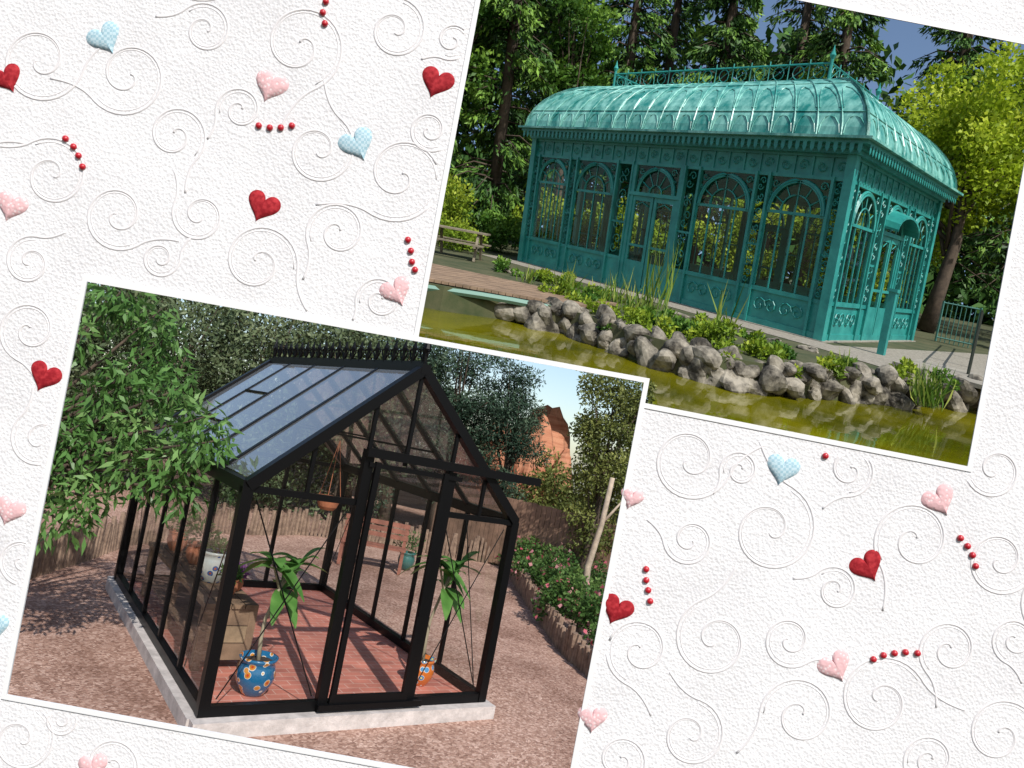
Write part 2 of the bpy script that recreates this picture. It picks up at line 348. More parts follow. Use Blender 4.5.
def brickfloor():
    m=bpy.data.materials.new('red_pavers'); m.use_nodes=True; nt=m.node_tree; b=nt.nodes['Principled BSDF']; b.inputs['Roughness'].default_value=.65
    tc=nt.nodes.new('ShaderNodeTexCoord'); mp=nt.nodes.new('ShaderNodeMapping'); mp.inputs['Rotation'].default_value=(0,0,math.radians(2)); nt.links.new(tc.outputs['Object'],mp.inputs[0])
    br=nt.nodes.new('ShaderNodeTexBrick'); br.inputs['Scale'].default_value=3.2; br.inputs['Color1'].default_value=(.56,.20,.145,1); br.inputs['Color2'].default_value=(.42,.14,.105,1); br.inputs['Mortar'].default_value=(.58,.36,.30,1); br.inputs['Mortar Size'].default_value=.014
    br.inputs['Brick Width'].default_value=.66; br.inputs['Row Height'].default_value=.33; br.offset=.5
    nt.links.new(mp.outputs[0],br.inputs['Vector'])
    n=nt.nodes.new('ShaderNodeTexNoise'); n.inputs['Scale'].default_value=2.5; n.inputs['Detail'].default_value=8; nt.links.new(tc.outputs['Object'],n.inputs['Vector'])
    r=nt.nodes.new('ShaderNodeValToRGB'); r.color_ramp.elements[0].color=(.7,.7,.7,1); r.color_ramp.elements[1].color=(1.2,1.2,1.2,1); r.color_ramp.elements[0].position=.3;r.color_ramp.elements[1].position=.7
    nt.links.new(n.outputs['Fac'],r.inputs['Fac'])
    mx=nt.nodes.new('ShaderNodeMix'); mx.data_type='RGBA'; mx.blend_type='MULTIPLY'; mx.inputs[0].default_value=1
    nt.links.new(br.outputs['Color'],mx.inputs[6]); nt.links.new(r.outputs['Color'],mx.inputs[7]); nt.links.new(mx.outputs[2],b.inputs['Base Color'])
    return m
gh=empty('greenhouse',(1.3,2.0,0))
def gfin(mb,name,mats,smooth=False):
    o=finish(mb,name,mats,T,smooth=smooth,box=1); child(o,gh); return o
mb=MB()
mb.box(-.09,W+.10,-.14,-.03,GZ-.05,.012); mb.box(-.09,W+.10,L+.03,L+.15,GZ-.05,.012); mb.box(-.11,.03,-.03,L+.03,GZ-.05,.010); mb.box(W-.03,W+.11,-.03,L+.03,GZ-.05,.010)
gfin(mb,'concrete_curb',[CONC])
mb=MB(); mb.box(.03,W-.03,-.03,L+.03,GZ,.004); gfin(mb,'paver_floor',[brickfloor()])
mb=MB()
yb=[0,.811,1.622,2.434,3.245,L]
for z,w,h in ((.05,.07,.085),(He,.085,.10)):
    mb.beam((0,-.03,z),(0,L+.03,z),w,h); mb.beam((W,-.03,z),(W,L+.03,z),w,h)
mb.beam((.03,0,.05),(W-.03,0,.05),.065,.09); mb.beam((.03,L,.05),(W-.03,L,.05),.065,.08)
mb.beam((-.03,-.002,He-.01),(.95,-.002,He-.01),.05,.05); mb.beam((1.8,-.002,He-.01),(W,-.002,He-.01),.05,.05); mb.beam((0,L,He),(W,L,He),.05,.05)
for x in (0,W):
    for i,y in enumerate(yb):
        w=.085 if i in(0,5) else .04
        mb.beam((x,y,.02),(x,y,He),w,w)
for x,w in ((.95,.085),(1.80,.085)): mb.beam((x,-.012,0),(x,-.012,2.19 if x<1 else 2.12),w,.07,up=(0,1,0))
for x in (.95,1.80):
    mb.beam((x,L,0),(x,L,He+(Hr-He)*(1-abs(x-W/2)/(W/2))),.045,.045)
def rz(x): return He+(Hr-He)*(1-abs(x-W/2)/(W/2))
for x in (.48,.95,1.316,1.80,2.2): mb.beam((x,0,He if x not in(.95,1.316,1.8) else 2.1),(x,0,rz(x)-.02),.032,.032)
for i,y in enumerate(yb):
    w=.085 if i in (0,5) else .04
    for s in (0,W): mb.beam((s,y,He+.01),(W/2,y,Hr),w,w+.01,up=(0,1,0))
mb.beam((W/2,-.05,Hr),(W/2,L+.05,Hr),.09,.09)
for y in (yb[1],yb[3]): mb.beam((.55,y,2.25),(W-.55,y,2.25),.02,.02)
mb.beam((.90,-.075,2.17),(2.80,-.075,2.17),.05,.075); mb.beam((.95,-.05,2.07),(1.9,-.05,2.07),.03,.04)
mb.beam((.90,-.075,.06),(1.90,-.075,.06),.05,.05)
mb.beam((1.03,-.06,.08),(1.03,-.06,2.1),.05,.035,up=(0,1,0)); mb.beam((1.72,-.06,.08),(1.72,-.06,2.1),.05,.035,up=(0,1,0))
mb.beam((1.0,-.062,.12),(1.75,-.062,.12),.03,.07); mb.beam((1.70,-.09,.85),(1.70,-.09,1.15),.02,.02)
def RP(u,y,off=0):
    n=Vector((-(Hr-He),0,W/2)).normalized(); return Vector((u*W/2,y,He+u*(Hr-He)))+n*off
for a,b in (((.30,2.45),(.30,3.22)),((.62,2.45),(.62,3.22))): mb.beam(RP(*a,.02),RP(*b,.02),.03,.02)
mb.beam(RP(.30,2.78,.05),RP(.30,2.90,.05),.05,.05)
def wire(a,b): mb.tube([a,b],.006,4)
wire((.10,.03,1.66),(.88,.03,.12)); wire((.10,.04,.12),(.88,.04,1.66))
wire((1.86,.03,1.66),(2.56,.03,.12)); wire((1.86,.04,.12),(2.56,.04,1.66))
wire((.03,.1,1.66),(.03,.78,.12)); wire((.03,3.3,.12),(.03,3.98,1.66)); wire((W-.03,.1,.12),(W-.03,.78,1.66)); wire((W-.03,3.3,1.66),(W-.03,3.98,.12))
gfin(mb,'frame',[BLK])
mb=MB()
y=.04
mb.beam((W/2,-.03,Hr+.06),(W/2,L+.03,Hr+.06),.014,.024)
while y<L:
    c=Vector((W/2,y,Hr+.05)); mb.tube([c,c+Vector((0,0,.09)),c+Vector((0,0,.14)),c+Vector((0,0,.21))],[.010,.016,.024,.003],5)
    for s in (-1,1):
        pts=[c+Vector((0,s*(.014+.06*math.sin(t)),.02+.080*t-.015*t*t)) for t in [i*.4 for i in range(8)]]
        mb.tube(pts,.0095,4)
    y+=.19
for yy in (0.0,L): mb.tube([(W/2,yy,Hr),(W/2,yy,Hr+.14),(W/2,yy,Hr+.18),(W/2,yy,Hr+.32)],[.014,.018,.036,.002],8)
gfin(mb,'ridge_cresting',[BLK])
GL=glassmat('clear_glass',(.95,.96,.955),.03); GR=glassmat('roof_glass',(.90,.92,.93),.30,.14,(.46,.50,.54),.04)
mb=MB()
for i in range(5):
    a,b=yb[i]+.03,yb[i+1]-.03
    for x in (0,W): mb.add([(x,a,.09),(x,b,.09),(x,b,He-.05),(x,a,He-.05)],[(0,1,2,3)])
for y in (0,L):
    for a,b in ((.05,.9),(1.85,W-.05)): mb.add([(a,y,.09),(b,y,.09),(b,y,He-.04),(a,y,He-.04)],[(0,1,2,3)])
    mb.add([(.1,y,He+.03),(W-.1,y,He+.03),(W/2,y,Hr-.06)],[(0,1,2)])
mb.add([(.95,L,.09),(1.8,L,.09),(1.8,L,He-.04),(.95,L,He-.04)],[(0,1,2,3)]); mb.add([(1.05,-.06,.15),(1.70,-.06,.15),(1.70,-.06,2.05),(1.05,-.06,2.05)],[(0,1,2,3)])
gfin(mb,'wall_glass',[GL])
mb=MB()
for i in range(5):
    a,b=yb[i]+.025,yb[i+1]-.025
    for s in (0,1):
        q=[]
        for u,yy in ((.04,a),(.04,b),(.97,b),(.97,a)):
            p=RP(u,yy,.012); q.append((W-p.x if s else p.x,p.y,p.z))
        mb.add(q,[(0,1,2,3)])
gfin(mb,'roof_glass',[GR])
WOOD=mat('weathered_timber',(.19,.12,.075),.8,bump=.4,bscale=12,var=.35,vscale=5)
WOODL=mat('pale_timber',(.26,.18,.11),.8,bump=.3,bscale=12,var=.3,vscale=5)
mb=MB()
for i in range(4): mb.box(.14+i*.125,.255+i*.125,.95,3.5,.56,.60)
for x in (.18,.60):
    for y in (1.0,2.2,3.4): mb.box(x-.035,x+.035,y-.035,y+.035,.004,.56)
for i in range(3): mb.box(.145,.635,.97,1.0,.10+i*.155,.245+i*.155,i%2)
mb.box(.15,.62,1.1,3.4,.20,.23)
finish(mb,'potting_bench',[WOOD,WOODL],T,box=1)
def potmat(name,base,a,b_):
    m=bpy.data.materials.new(name); m.use_nodes=True; nt=m.node_tree; b=nt.nodes['Principled BSDF']; b.inputs['Roughness'].default_value=.2; b.inputs['Coat Weight'].default_value=.4
    tc=nt.nodes.new('ShaderNodeTexCoord'); v=nt.nodes.new('ShaderNodeTexVoronoi'); v.inputs['Scale'].default_value=13; nt.links.new(tc.outputs['Object'],v.inputs['Vector'])
    r=nt.nodes.new('ShaderNodeValToRGB'); r.color_ramp.interpolation='CONSTANT'; e=r.color_ramp.elements; e[0].color=(*b_,1); e[0].position=0; e[1].color=(*base,1); e[1].position=.5; k=e.new(.16); k.color=(*a,1); k=e.new(.34); k.color=(.6,.6,.55,1); k=e.new(.39); k.color=(*base,1)
    nt.links.new(v.outputs['Distance'],r.inputs['Fac']); nt.links.new(r.outputs['Color'],b.inputs['Base Color']); return m
TALB=potmat('blue_talavera_glaze',(.008,.11,.24),(.5,.20,.03),(.45,.05,.02)); TALO=potmat('orange_talavera_glaze',(.5,.13,.02),(.05,.2,.4),(.7,.6,.1)); TALW=potmat('white_talavera_glaze',(.6,.63,.6),(.03,.12,.35),(.5,.1,.03))
TERR=mat('terracotta',(.42,.15,.075),.8,var=.2,vscale=9); SOIL=mat('potting_soil',(.03,.02,.014),.95,bump=.6,bscale=60)
PROF=[(.0,0),(.085,0),(.10,.015),(.15,.10),(.165,.17),(.15,.24),(.135,.27),(.155,.29),(.165,.315),(.145,.32),(.125,.27),(0,.265)]
STEM=mat('grey_stem',(.26,.22,.15),.8)
BIGLEAF=leafmat('plumeria_leaf',(.05,.13,.025),(.10,.25,.055),(.21,.40,.11),.35,.35)
def bigleaf(mbv,base,d,Ln,Wd,droop=.3):
    d=Vector(d).normalized(); sd=d.cross(Vector((0,0,1)))
    if sd.length<.1: sd=Vector((1,0,0))
    sd.normalize(); up=sd.cross(d); n=7; vs=[]
    for i in range(n+1):
        t=i/n; w=Wd*.5*math.sin(pi*min(1,t*.95+.03))**.75*(1 if t<.6 else 1-.3*(t-.6)); c=Vector(base)+d*Ln*t+Vector((0,0,-droop*Ln*t*t))
        vs+= [c+sd*w+up*w*.25,c,c-sd*w+up*w*.25]
    mbv.add(vs,[(i*3+j,i*3+j+1,i*3+j+4,i*3+j+3) for i in range(n) for j in (0,1)],1)
def plant(name,base,top,sc,pm,nl,Ln):
    mb=MB(); mb.lathe(base,[(r*sc,z*sc) for r,z in PROF],28,2); mb.lathe((base[0],base[1],base[2]+.275*sc),[(.13*sc,0),(.001,.01)],16,3)
    b=Vector(base)+Vector((0,0,.27*sc)); tp=Vector(top)
    mid=b.lerp(tp,.5)+Vector((-.05,.02,-.02))
    mb.tube([b,b.lerp(mid,.5)+Vector((-.01,0,.02)),mid,mid.lerp(tp,.5),tp],[.02,.018,.016,.014,.012],7)
    forks=[tp,tp+Vector((.12,.03,.10)),tp+Vector((-.13,.02,.12)),tp+Vector((.02,.05,-.12))]
    for f in forks[1:3]: mb.tube([mid.lerp(tp,.7),f],[.013,.01],6)
    rs=random.Random(nl)
    for k in range(nl):
        f=forks[k%4]; a=k*2.4+rs.uniform(-.3,.3); el=rs.uniform(-.55,1.0)
        bigleaf(mb,f,(math.cos(a)*math.cos(el),math.sin(a)*math.cos(el),math.sin(el)),Ln*rs.uniform(.7,1.1),Ln*.34,rs.uniform(.15,.6))
    o=finish(mb,name,[STEM,BIGLEAF,pm,SOIL],T,smooth=True,box=1)
    at=o.data.attributes.new('tint','FLOAT','POINT'); n=len(o.data.vertices); at.data.foreach_set('value',[random.uniform(.3,.8) for _ in range(n)])
plant('potted_plumeria',(.52,.42,.005),(.66,.55,.97),1.0,TALB,24,.38)
plant('potted_plumeria',(2.22,.50,.005),(2.42,.62,1.05),.82,TALO,24,.40)
SM=leafmat('small_plant_leaf',(.02,.06,.015),(.06,.16,.04),(.2,.3,.1))
def smallpot(name,c,sc,pm,h=.2,n=120,colr=None):
    mb=MB(); mb.lathe(c,[(r*sc,z*sc) for r,z in PROF],20,0); mb.lathe((c[0],c[1],c[2]+.275*sc),[(.13*sc,0),(.001,.01)],12,1)
    e=empty(name,tuple(T@Vector(c))); o=finish(mb,'pot',[pm,SOIL],T,smooth=True); child(o,e)
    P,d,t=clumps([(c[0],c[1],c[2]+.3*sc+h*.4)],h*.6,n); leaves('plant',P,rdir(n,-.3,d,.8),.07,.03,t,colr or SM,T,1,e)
smallpot('talavera_planter',(.40,1.75,.60),.95,TALW,.16); smallpot('terracotta_pot',(.42,1.25,.60),.5,TERR,.14); smallpot('terracotta_pot',(.42,2.5,.60),.7,TERR,.3); smallpot('terracotta_pot',(.35,3.1,.60),.7,TERR,.34)
PUR=leafmat('purple_petal',(.06,.02,.09),(.2,.06,.25),(.4,.2,.4)); smallpot('flowering_plant',(.55,1.45,.60),.4,TERR,.14,100,PUR)
smallpot('garden_planter',(5.3,6.4,GZ),1.0,mat('teal_glaze',(.04,.13,.12),.3),.5,200)
mb=MB(); c=(.92,.55,1.58)
mb.lathe(c,[(0,0),(.06,0),(.085,.03),(.105,.09),(.115,.10),(.115,.12),(.095,.12),(.09,.05),(0,.03)],20)
for a in (0,2.1,4.2): mb.tube([(c[0]+.11*math.cos(a),c[1]+.11*math.sin(a),c[2]+.12),(c[0],c[1],c[2]+.62)],.003,4)
finish(mb,'hanging_basket',[TERR],T,box=1)
mb=MB(); RW=mat('red_stained_timber',(.24,.09,.06),.7,var=.3,vscale=6)
o0=Vector((4.5,6.3,GZ)); ux=Vector((.86,-.5,0)); uy=Vector((.5,.86,0))
def BP(x,y,z): return o0+ux*x+uy*y+Vector((0,0,z))
for i in range(4): mb.box(-.6,.6,-.2+i*.11,-.11+i*.11,.40,.43,0,BP)
for x in (-.55,.55): mb.box(x-.03,x+.03,-.2,-.14,0,.4,0,BP); mb.box(x-.03,x+.03,.18,.24,0,.85,0,BP); mb.box(x-.03,x+.03,-.2,.2,.36,.398,0,BP)
for z in (.55,.66,.77): mb.box(-.6,.6,.17,.195,z,z+.08,0,BP)
finish(mb,'garden_bench',[RW],T,box=1)
LOG=mat('log_bark',(.14,.09,.065),.9,bump=.5,bscale=20,color2=(.33,.23,.165),vscale=8)
def palisade(name,path,h0,dx=.085):
    mb=MB()
    for k in range(len(path)-1):
        a=Vector(path[k]);b=Vector(path[k+1]); n=int((b-a).length/dx)
        for i in range(n):
            p=a.lerp(b,i/n); r=random.uniform(.032,.052); h=h0*random.uniform(.72,1.15); tx,ty=random.uniform(-.04,.04),random.uniform(-.03,.03)
            mb.tube([(p.x,p.y,GZ-.05),(p.x+tx*.5,p.y+ty*.5,GZ+h*.5),(p.x+tx,p.y+ty,GZ+h)],[r,r*.95,r*.85],7)
    finish(mb,name,[LOG],T,box=1)
palisade('log_palisade',[(-2.2,2.9),(-.89,4.4),(-.2,5.5),(.5,6.6),(2.2,8.4),(4.2,9.1),(6.2,8.9),(8.6,7.6)],.5)
palisade('log_edging',[(4.3,-.6),(4.94,.84),(5.39,1.94),(6.6,4.14),(8.57,7.55)],.36)
mb=MB(); a=Vector((7.6,9.4,0)); b=Vector((9.6,4.2,0)); n=44
FW=mat('fence_boards',(.20,.12,.08),.85,var=.35,vscale=4)
for i in range(n):
    p=a.lerp(b,i/n); q=a.lerp(b,(i+.9)/n); mb.beam((p.x,p.y,.7),(q.x,q.y,.7),.02,1.5+random.uniform(-.03,.03),0)
mb.beam((a.x+.05,a.y,1.1),(b.x+.05,b.y,1.1),.05,.08)
finish(mb,'wooden_fence',[FW],T,box=1)
mb=MB(); mb.tube([(6.55,2.75,GZ),(6.52,2.8,.9),(6.6,2.75,1.6),(6.62,2.72,2.35)],[.06,.055,.045,.04],8); mb.tube([(6.6,2.75,1.6),(6.8,2.6,2.0)],[.03,.015],6)
finish(mb,'dead_tree_trunk',[mat('bleached_wood',(.36,.29,.22),.9,var=.3,vscale=9)],T,smooth=True,box=1)
RS=leafmat('rose_leaf',(.02,.055,.012),(.06,.13,.03),(.17,.27,.07)); PK=leafmat('rose_petal',(.45,.06,.10),(.6,.15,.2),(.75,.4,.4))
C=[]
for (x,y) in [(5.5,1.0),(5.9,1.9),(6.3,2.7),(6.7,3.5),(7.2,4.3),(7.6,5.1),(8.1,5.9),(8.6,6.8),(6.6,2.2),(7.4,3.3),(8.2,4.6),(5.4,.3),(9,6)]:
    for _ in range(5): C.append((x+random.uniform(-.35,.35),y+random.uniform(-.35,.35),random.uniform(.1,.62)))
e=empty('rose_bush',(6.8,3.6,0))
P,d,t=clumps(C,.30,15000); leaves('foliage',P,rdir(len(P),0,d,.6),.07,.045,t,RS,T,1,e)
k=rng.choice(len(P),300,replace=False); leaves('blooms',P[k]+d[k]*.06,rdir(300,-.5,d[k],1),.08,.08,rng.random(300),PK,T,1,e)
BARK=mat('tree_bark',(.07,.05,.035),.95,bump=.6,bscale=14,var=.4,vscale=6)
def tree(name,base,top_r,crown_c,R,k,cr,n,m,ls,T,box,lw=.45,inner=.35,down=0.,flat=.8):
    C=crown(crown_c,R,k,inner); e=empty(name,tuple(T@Vector(base)))
    mb=MB(); b=Vector(base); cc=Vector(crown_c); mid=b.lerp(cc,.5)+Vector((random.uniform(-.1,.1),random.uniform(-.1,.1),0))*R[0]
    mb.tube([b,b.lerp(mid,.5),mid,cc],[top_r*1.3,top_r,top_r*.8,top_r*.4],8)
    for c in C[:26]:
        s=b.lerp(cc,random.uniform(.4,.95)); cv=Vector(c); mb.tube([s,s.lerp(cv,.5)+Vector((0,0,-.06*R[2])),cv],[top_r*.35,top_r*.2,top_r*.07],5)
    o=finish(mb,'trunk',[BARK],T,smooth=True,box=box); child(o,e)
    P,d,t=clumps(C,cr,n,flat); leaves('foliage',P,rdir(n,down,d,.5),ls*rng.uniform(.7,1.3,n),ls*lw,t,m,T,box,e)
    return e
GG=leafmat('grey_green_foliage',(.022,.040,.018),(.075,.105,.048),(.18,.21,.11),0); PN=leafmat('pine_foliage',(.010,.026,.016),(.034,.066,.04),(.11,.15,.09),0); OL=leafmat('olive_foliage',(.035,.052,.014),(.12,.145,.035),(.30,.31,.09),.2)
for i,(x,y,c,R) in enumerate([(-3.2,9.0,(-3.2,9.2,2.6),(1.8,1.6,2.6)),(-1.0,12.5,(-1.0,12.5,2.8),(2.2,2,3.4)),(1.6,12.3,(1.6,12.5,3.0),(2.0,1.8,3.4)),(3.9,12.2,(3.9,12.2,3.0),(2.0,1.8,3.5)),(5.9,11.2,(5.9,11.2,3.0),(1.7,1.6,3.4)),(7.0,13,(7.0,13,3.4),(1.6,1.6,3.4)),(.3,14.6,(.3,14.8,3.2),(2.4,1.6,3.8)),(2.9,14.6,(2.9,14.8,3.2),(2.4,1.6,3.8)),(5.2,14.6,(5.2,14.2,3.2),(2.2,1.6,3.8))]):
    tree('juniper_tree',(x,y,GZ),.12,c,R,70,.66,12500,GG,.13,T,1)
tree('pine_tree',(8.4,10.6,GZ),.14,(8.5,10.6,3.4),(1.35,1.3,2.7),70,.42,15000,PN,.14,T,1,.25)
tree('pine_tree',(7.1,11.0,GZ),.14,(7.1,10.9,3.3),(1.2,1.1,2.8),60,.42,12000,PN,.14,T,1,.25)
tree('pine_tree',(9.9,9.9,GZ),.12,(9.9,9.9,2.9),(.9,.9,2.4),50,.38,9000,PN,.13,T,1,.25)
tree('olive_tree',(8.9,5.4,GZ),.09,(9.0,5.3,2.9),(1.0,.9,2.2),60,.36,13000,OL,.09,T,1)
tree('olive_tree',(10.0,4.9,GZ),.09,(10.0,4.9,3.3),(1.25,1.1,2.6),70,.4,13000,OL,.1,T,1)
tree('juniper_tree',(12.2,11.0,GZ),.1,(11.6,9.4,1.3),(1.4,1.2,1.3),40,.42,6000,OL,.12,T,1)
PC=leafmat('peach_leaf',(.04,.095,.024),(.10,.22,.055),(.27,.42,.15),.3,.35)
PCc=[(-.95,2.31,2.94),(-.56,2.02,2.94),(-.45,1.95,2.75),(-.37,1.89,2.51),(-.88,1.67,2.14),(-.19,1.16,2.13),(-.10,.95,1.97),(-.95,1.5,1.62),(-.61,1.24,1.62),(-1.03,1.33,1.14),(-1.19,1.69,1.39),(-.30,1.0,1.55),(-1.85,2.4,1.9),(-.7,1.7,2.4),(-.5,1.5,1.95),(-1.2,2.0,2.6),(-1.3,1.9,2.0),(-.75,1.35,1.85),(-.42,1.35,2.3),(-.85,2.1,3.1),(-1.1,1.6,1.8),(-.9,1.35,1.35),(-1.3,1.6,1.6),(-.3,1.05,1.8)]
e=empty('peach_tree',(-1.75,2.1,GZ))
mb=MB(); b=Vector((-1.75,2.1,GZ)); f=Vector((-1.7,2.05,1.1)); mb.tube([b,(-1.78,2.1,.5),f],[.09,.075,.06],9)
for c in PCc:
    cv=Vector(c); mb.tube([f,f.lerp(cv,.5)+Vector((0,0,.12)),cv,cv+(cv-f).normalized()*.15],[.035,.02,.010,.004],6)
o=finish(mb,'trunk',[BARK],T,smooth=True,box=1); child(o,e)
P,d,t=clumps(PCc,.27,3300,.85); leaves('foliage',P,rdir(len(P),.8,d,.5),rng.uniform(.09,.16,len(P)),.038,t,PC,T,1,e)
mb=MB()
for i,(x,y,rx,rz_) in enumerate([(12.0,11.6,1.3,3.75),(13.2,12.6,1.5,4.3),(11.0,12.6,1.3,3.6),(12.6,10.6,1.2,2.9)]): mb.blob((x,y,0),(rx,rx,rz_),0,i+3,4,.5,.03)
finish(mb,'red_rock_outcrop',[mat('red_sandstone',(.30,.10,.05),.9,bump=1,bscale=4,color2=(.55,.27,.16),vscale=1.2,stretch=(.6,.6,5))],T,box=1)

# ================================================================== POND WITH CONSERVATORY
T=POND; e2=lambda p: tuple(T@Vector(p))
A,B,ov,Hc,ins,HR,H2=10.201,6.421,.271,3.921,1.648,5.374,3.6
TEAL=mat('teal_paint',(.012,.18,.168),.42,color2=(.035,.31,.275),vscale=2.2,bump=.08,bscale=30)
TEALR=mat('verdigris_roof',(.016,.20,.175),.36,color2=(.25,.56,.49),vscale=1.9,bump=.8,bscale=7,lo=.38,hi=.64,stretch=(1.6,1.6,.7))
PLN=mat('stone_plinth',(.26,.24,.20),.9,bump=.4,bscale=20,var=.25,vscale=4)
cons=empty('victorian_conservatory',e2((5.1,3.2,0)))
def cfin(mb,name,mats,smooth=False): o=finish(mb,name,mats,T,smooth=smooth,box=2); child(o,cons); return o
mb=MB(); mb.box(-.15,A+.15,-.15,B+.15,-.18,.0); cfin(mb,'plinth',[PLN])
mb=MB(); mb.box(.1,A-.1,.1,B-.1,.0,.03); cfin(mb,'floor',[mat('conservatory_floor',(.36,.34,.22),.7,var=.2)])
fr=MB(); gl=MB()
def spiral(P,cu,cv,R,a0,dn,turns,r=.012,N=14):
    pts=[]
    for i in range(N+1):
        t=i/N; a=a0+dn*2*pi*turns*t; q=R*(1-t*.85); pts.append(P(cu+q*math.cos(a),-.035,cv+q*math.sin(a)))
    fr.tube(pts,r,4,cap=False)
def panel_scroll(P,u0,u1,v0,v1,vert=True,r=.013):
    w=u1-u0; h=v1-v0
    if vert:
        n=max(1,round(h/w/1.1)); s=h/n
        for i in range(n):
            cv=v0+s*(i+.5); R=min(w,s)*.36
            spiral(P,(u0+u1)/2-w*.10,cv-s*.18,R*.8,0,1 if i%2 else -1,1.2,r,10); spiral(P,(u0+u1)/2+w*.10,cv+s*.2,R*.8,pi,1 if i%2 else -1,1.2,r,10)
    else:
        n=max(1,round(w/h/1.6)); s=w/n
        for i in range(n):
            cu=u0+s*(i+.5); R=h*.36
            spiral(P,cu-s*.22,(v0+v1)/2,R,0,1,1.3,r,12); spiral(P,cu+s*.22,(v0+v1)/2,R,pi,-1,1.3,r,12)
def facade(P,Ln,bays,detail=True):
    bx=lambda u0,u1,w0,w1,v0,v1: fr.box(u0,u1,w0,w1,v0,v1,0,P)
    bx(0,Ln,-.04,.06,0,.12); bx(.0,Ln,-.03,.05,3.10,3.17); bx(0,Ln,-.045,.05,H2-.06,H2)
    bx(0,Ln,-.005,.02,3.17,H2-.06)
    n=int(Ln/.42)
    for i in range(n+1): bx(i*Ln/n-.02,i*Ln/n+.02,-.03,-.005,3.17,H2-.06)
    if detail:
        for i in range(n): spiral(P,(i+.5)*Ln/n,3.36,.12,0,1 if i%2 else -1,1.2,.012,9)
    edges=[0.]
    for b in bays: edges+=[b[0],b[1]]
    edges.append(Ln)
    for i in range(0,len(edges),2):
        u0,u1=edges[i],edges[i+1]
        bx(u0,u0+.06,-.07,.07,.0,3.17) ; bx(u1-.06,u1,-.07,.07,.0,3.17)
        bx(u0+.06,u1-.06,-.03,.03,.70,.78); bx(u0+.06,u1-.06,-.01,.015,.12,.70)
        bx(u0+.06,u1-.06,-.03,.03,1.62,1.67)
        if detail: panel_scroll(P,u0+.06,u1-.06,.80,3.08)
    for b in bays:
        u0,u1,kind=b; w=u1-u0; R=w/2-.05; cu=(u0+u1)/2; sp=3.05-R
        if kind=='w':
            bx(u0,u1,-.008,.015,.12,.70); bx(u0,u1,-.05,.05,.70,.79)
            if detail: panel_scroll(P,u0+.06,u1-.06,.17,.66,False,.016)
            s0=.79
        else:
            s0=.12; dh=2.35; sp=2.42; R=min(R,.62)
            for a,c in ((u0+.12,cu-.02),(cu+.02,u1-.12)):
                bx(a,a+.09,-.03,.03,.12,dh); bx(c-.09,c,-.03,.03,.12,dh); bx(a+.09,c-.09,-.025,.025,.12,.75); bx(a+.09,c-.09,-.025,.025,dh-.12,dh); bx(a+.09,c-.09,-.03,.03,1.1,1.16)
                fr.tube([P(a+.12,-.04,2.1),P((a+c)/2,-.04,2.2),P(c-.12,-.04,2.1)],.014,4)
            bx(u0,u0+.12,-.05,.05,.12,3.1); bx(u1-.12,u1,-.05,.05,.12,3.1); bx(u0,u1,-.07,.07,dh+.002,dh+.09)
        def arc(r,n=16,th=.035,w0=-.02):
            fr.tube([P(cu+r*math.cos(pi*i/n),w0,sp+r*math.sin(pi*i/n)) for i in range(n+1)],th,5,cap=False)
        arc(R,18,.042); arc(R*.93,18,.02,-.045)
        if kind=='w':
            bx(u0,u1,-.03,.03,sp-.04,sp+.02)
            arc(R*.55,12,.017)
            for k in range(1,6):
                a=pi*k/6; fr.tube([P(cu+R*.55*math.cos(a),-.01,sp+R*.55*math.sin(a)),P(cu+R*math.cos(a),-.01,sp+R*math.sin(a))],.015,4)
            for k in range(1,4):
                x=cu-R+2*R*k/4; bx(x-.016,x+.016,-.015,.015,s0,sp-.04)
                bx(x-.012,x+.012,-.012,.012,sp+.02,sp+.02+R*.5*math.sqrt(max(.05,1-((x-cu)/(R*.55))**2)))
            bx(u0,cu-R-.015,-.02,.02,s0,sp); bx(cu+R+.015,u1,-.02,.02,s0,sp)
        else:
            arc(R*.35,8,.02)
            for k in range(1,6):
                a=pi*k/6; fr.tube([P(cu+R*.35*math.cos(a),-.01,sp+R*.35*math.sin(a)),P(cu+R*math.cos(a),-.01,sp+R*math.sin(a))],.016,4)
        if detail:
            for s in (-1,1):
                spiral(P,cu+s*(R*.86),2.96,.10,0,s,1.2,.014,9); spiral(P,cu+s*(R*.95),2.74,.055,0,s,1.2,.012,8)
        gl.add([P(u0+.02,0.004,s0),P(u1-.02,.004,s0),P(u1-.02,.004,3.10),P(u0+.02,.004,3.10)],[(0,1,2,3)])
fbays=[(.34,1.72,'w'),(2.08,3.66,'w'),(4.28,5.98,'d'),(6.50,8.02,'w'),(8.42,9.84,'w')]
rbays=[(.42,1.9,'w'),(2.42,4.0,'d'),(4.52,6.0,'w')]
facade(lambda u,w,v:(u,w,v),A,fbays)
facade(lambda u,w,v:(A-w,u,v),B,rbays)
facade(lambda u,w,v:(u,B-w,v),A,fbays,False)
facade(lambda u,w,v:(w,u,v),B,rbays,False)
for x in (0,A):
    for y in (0,B): fr.box(x-.10,x+.10,y-.10,y+.10,.001,H2)
cfin(fr,'ironwork_walls',[TEAL]); cfin(gl,'window_glass',[glassmat('conservatory_glass',(.97,.99,.96),.03,0,edge=.35)])
mb=MB()
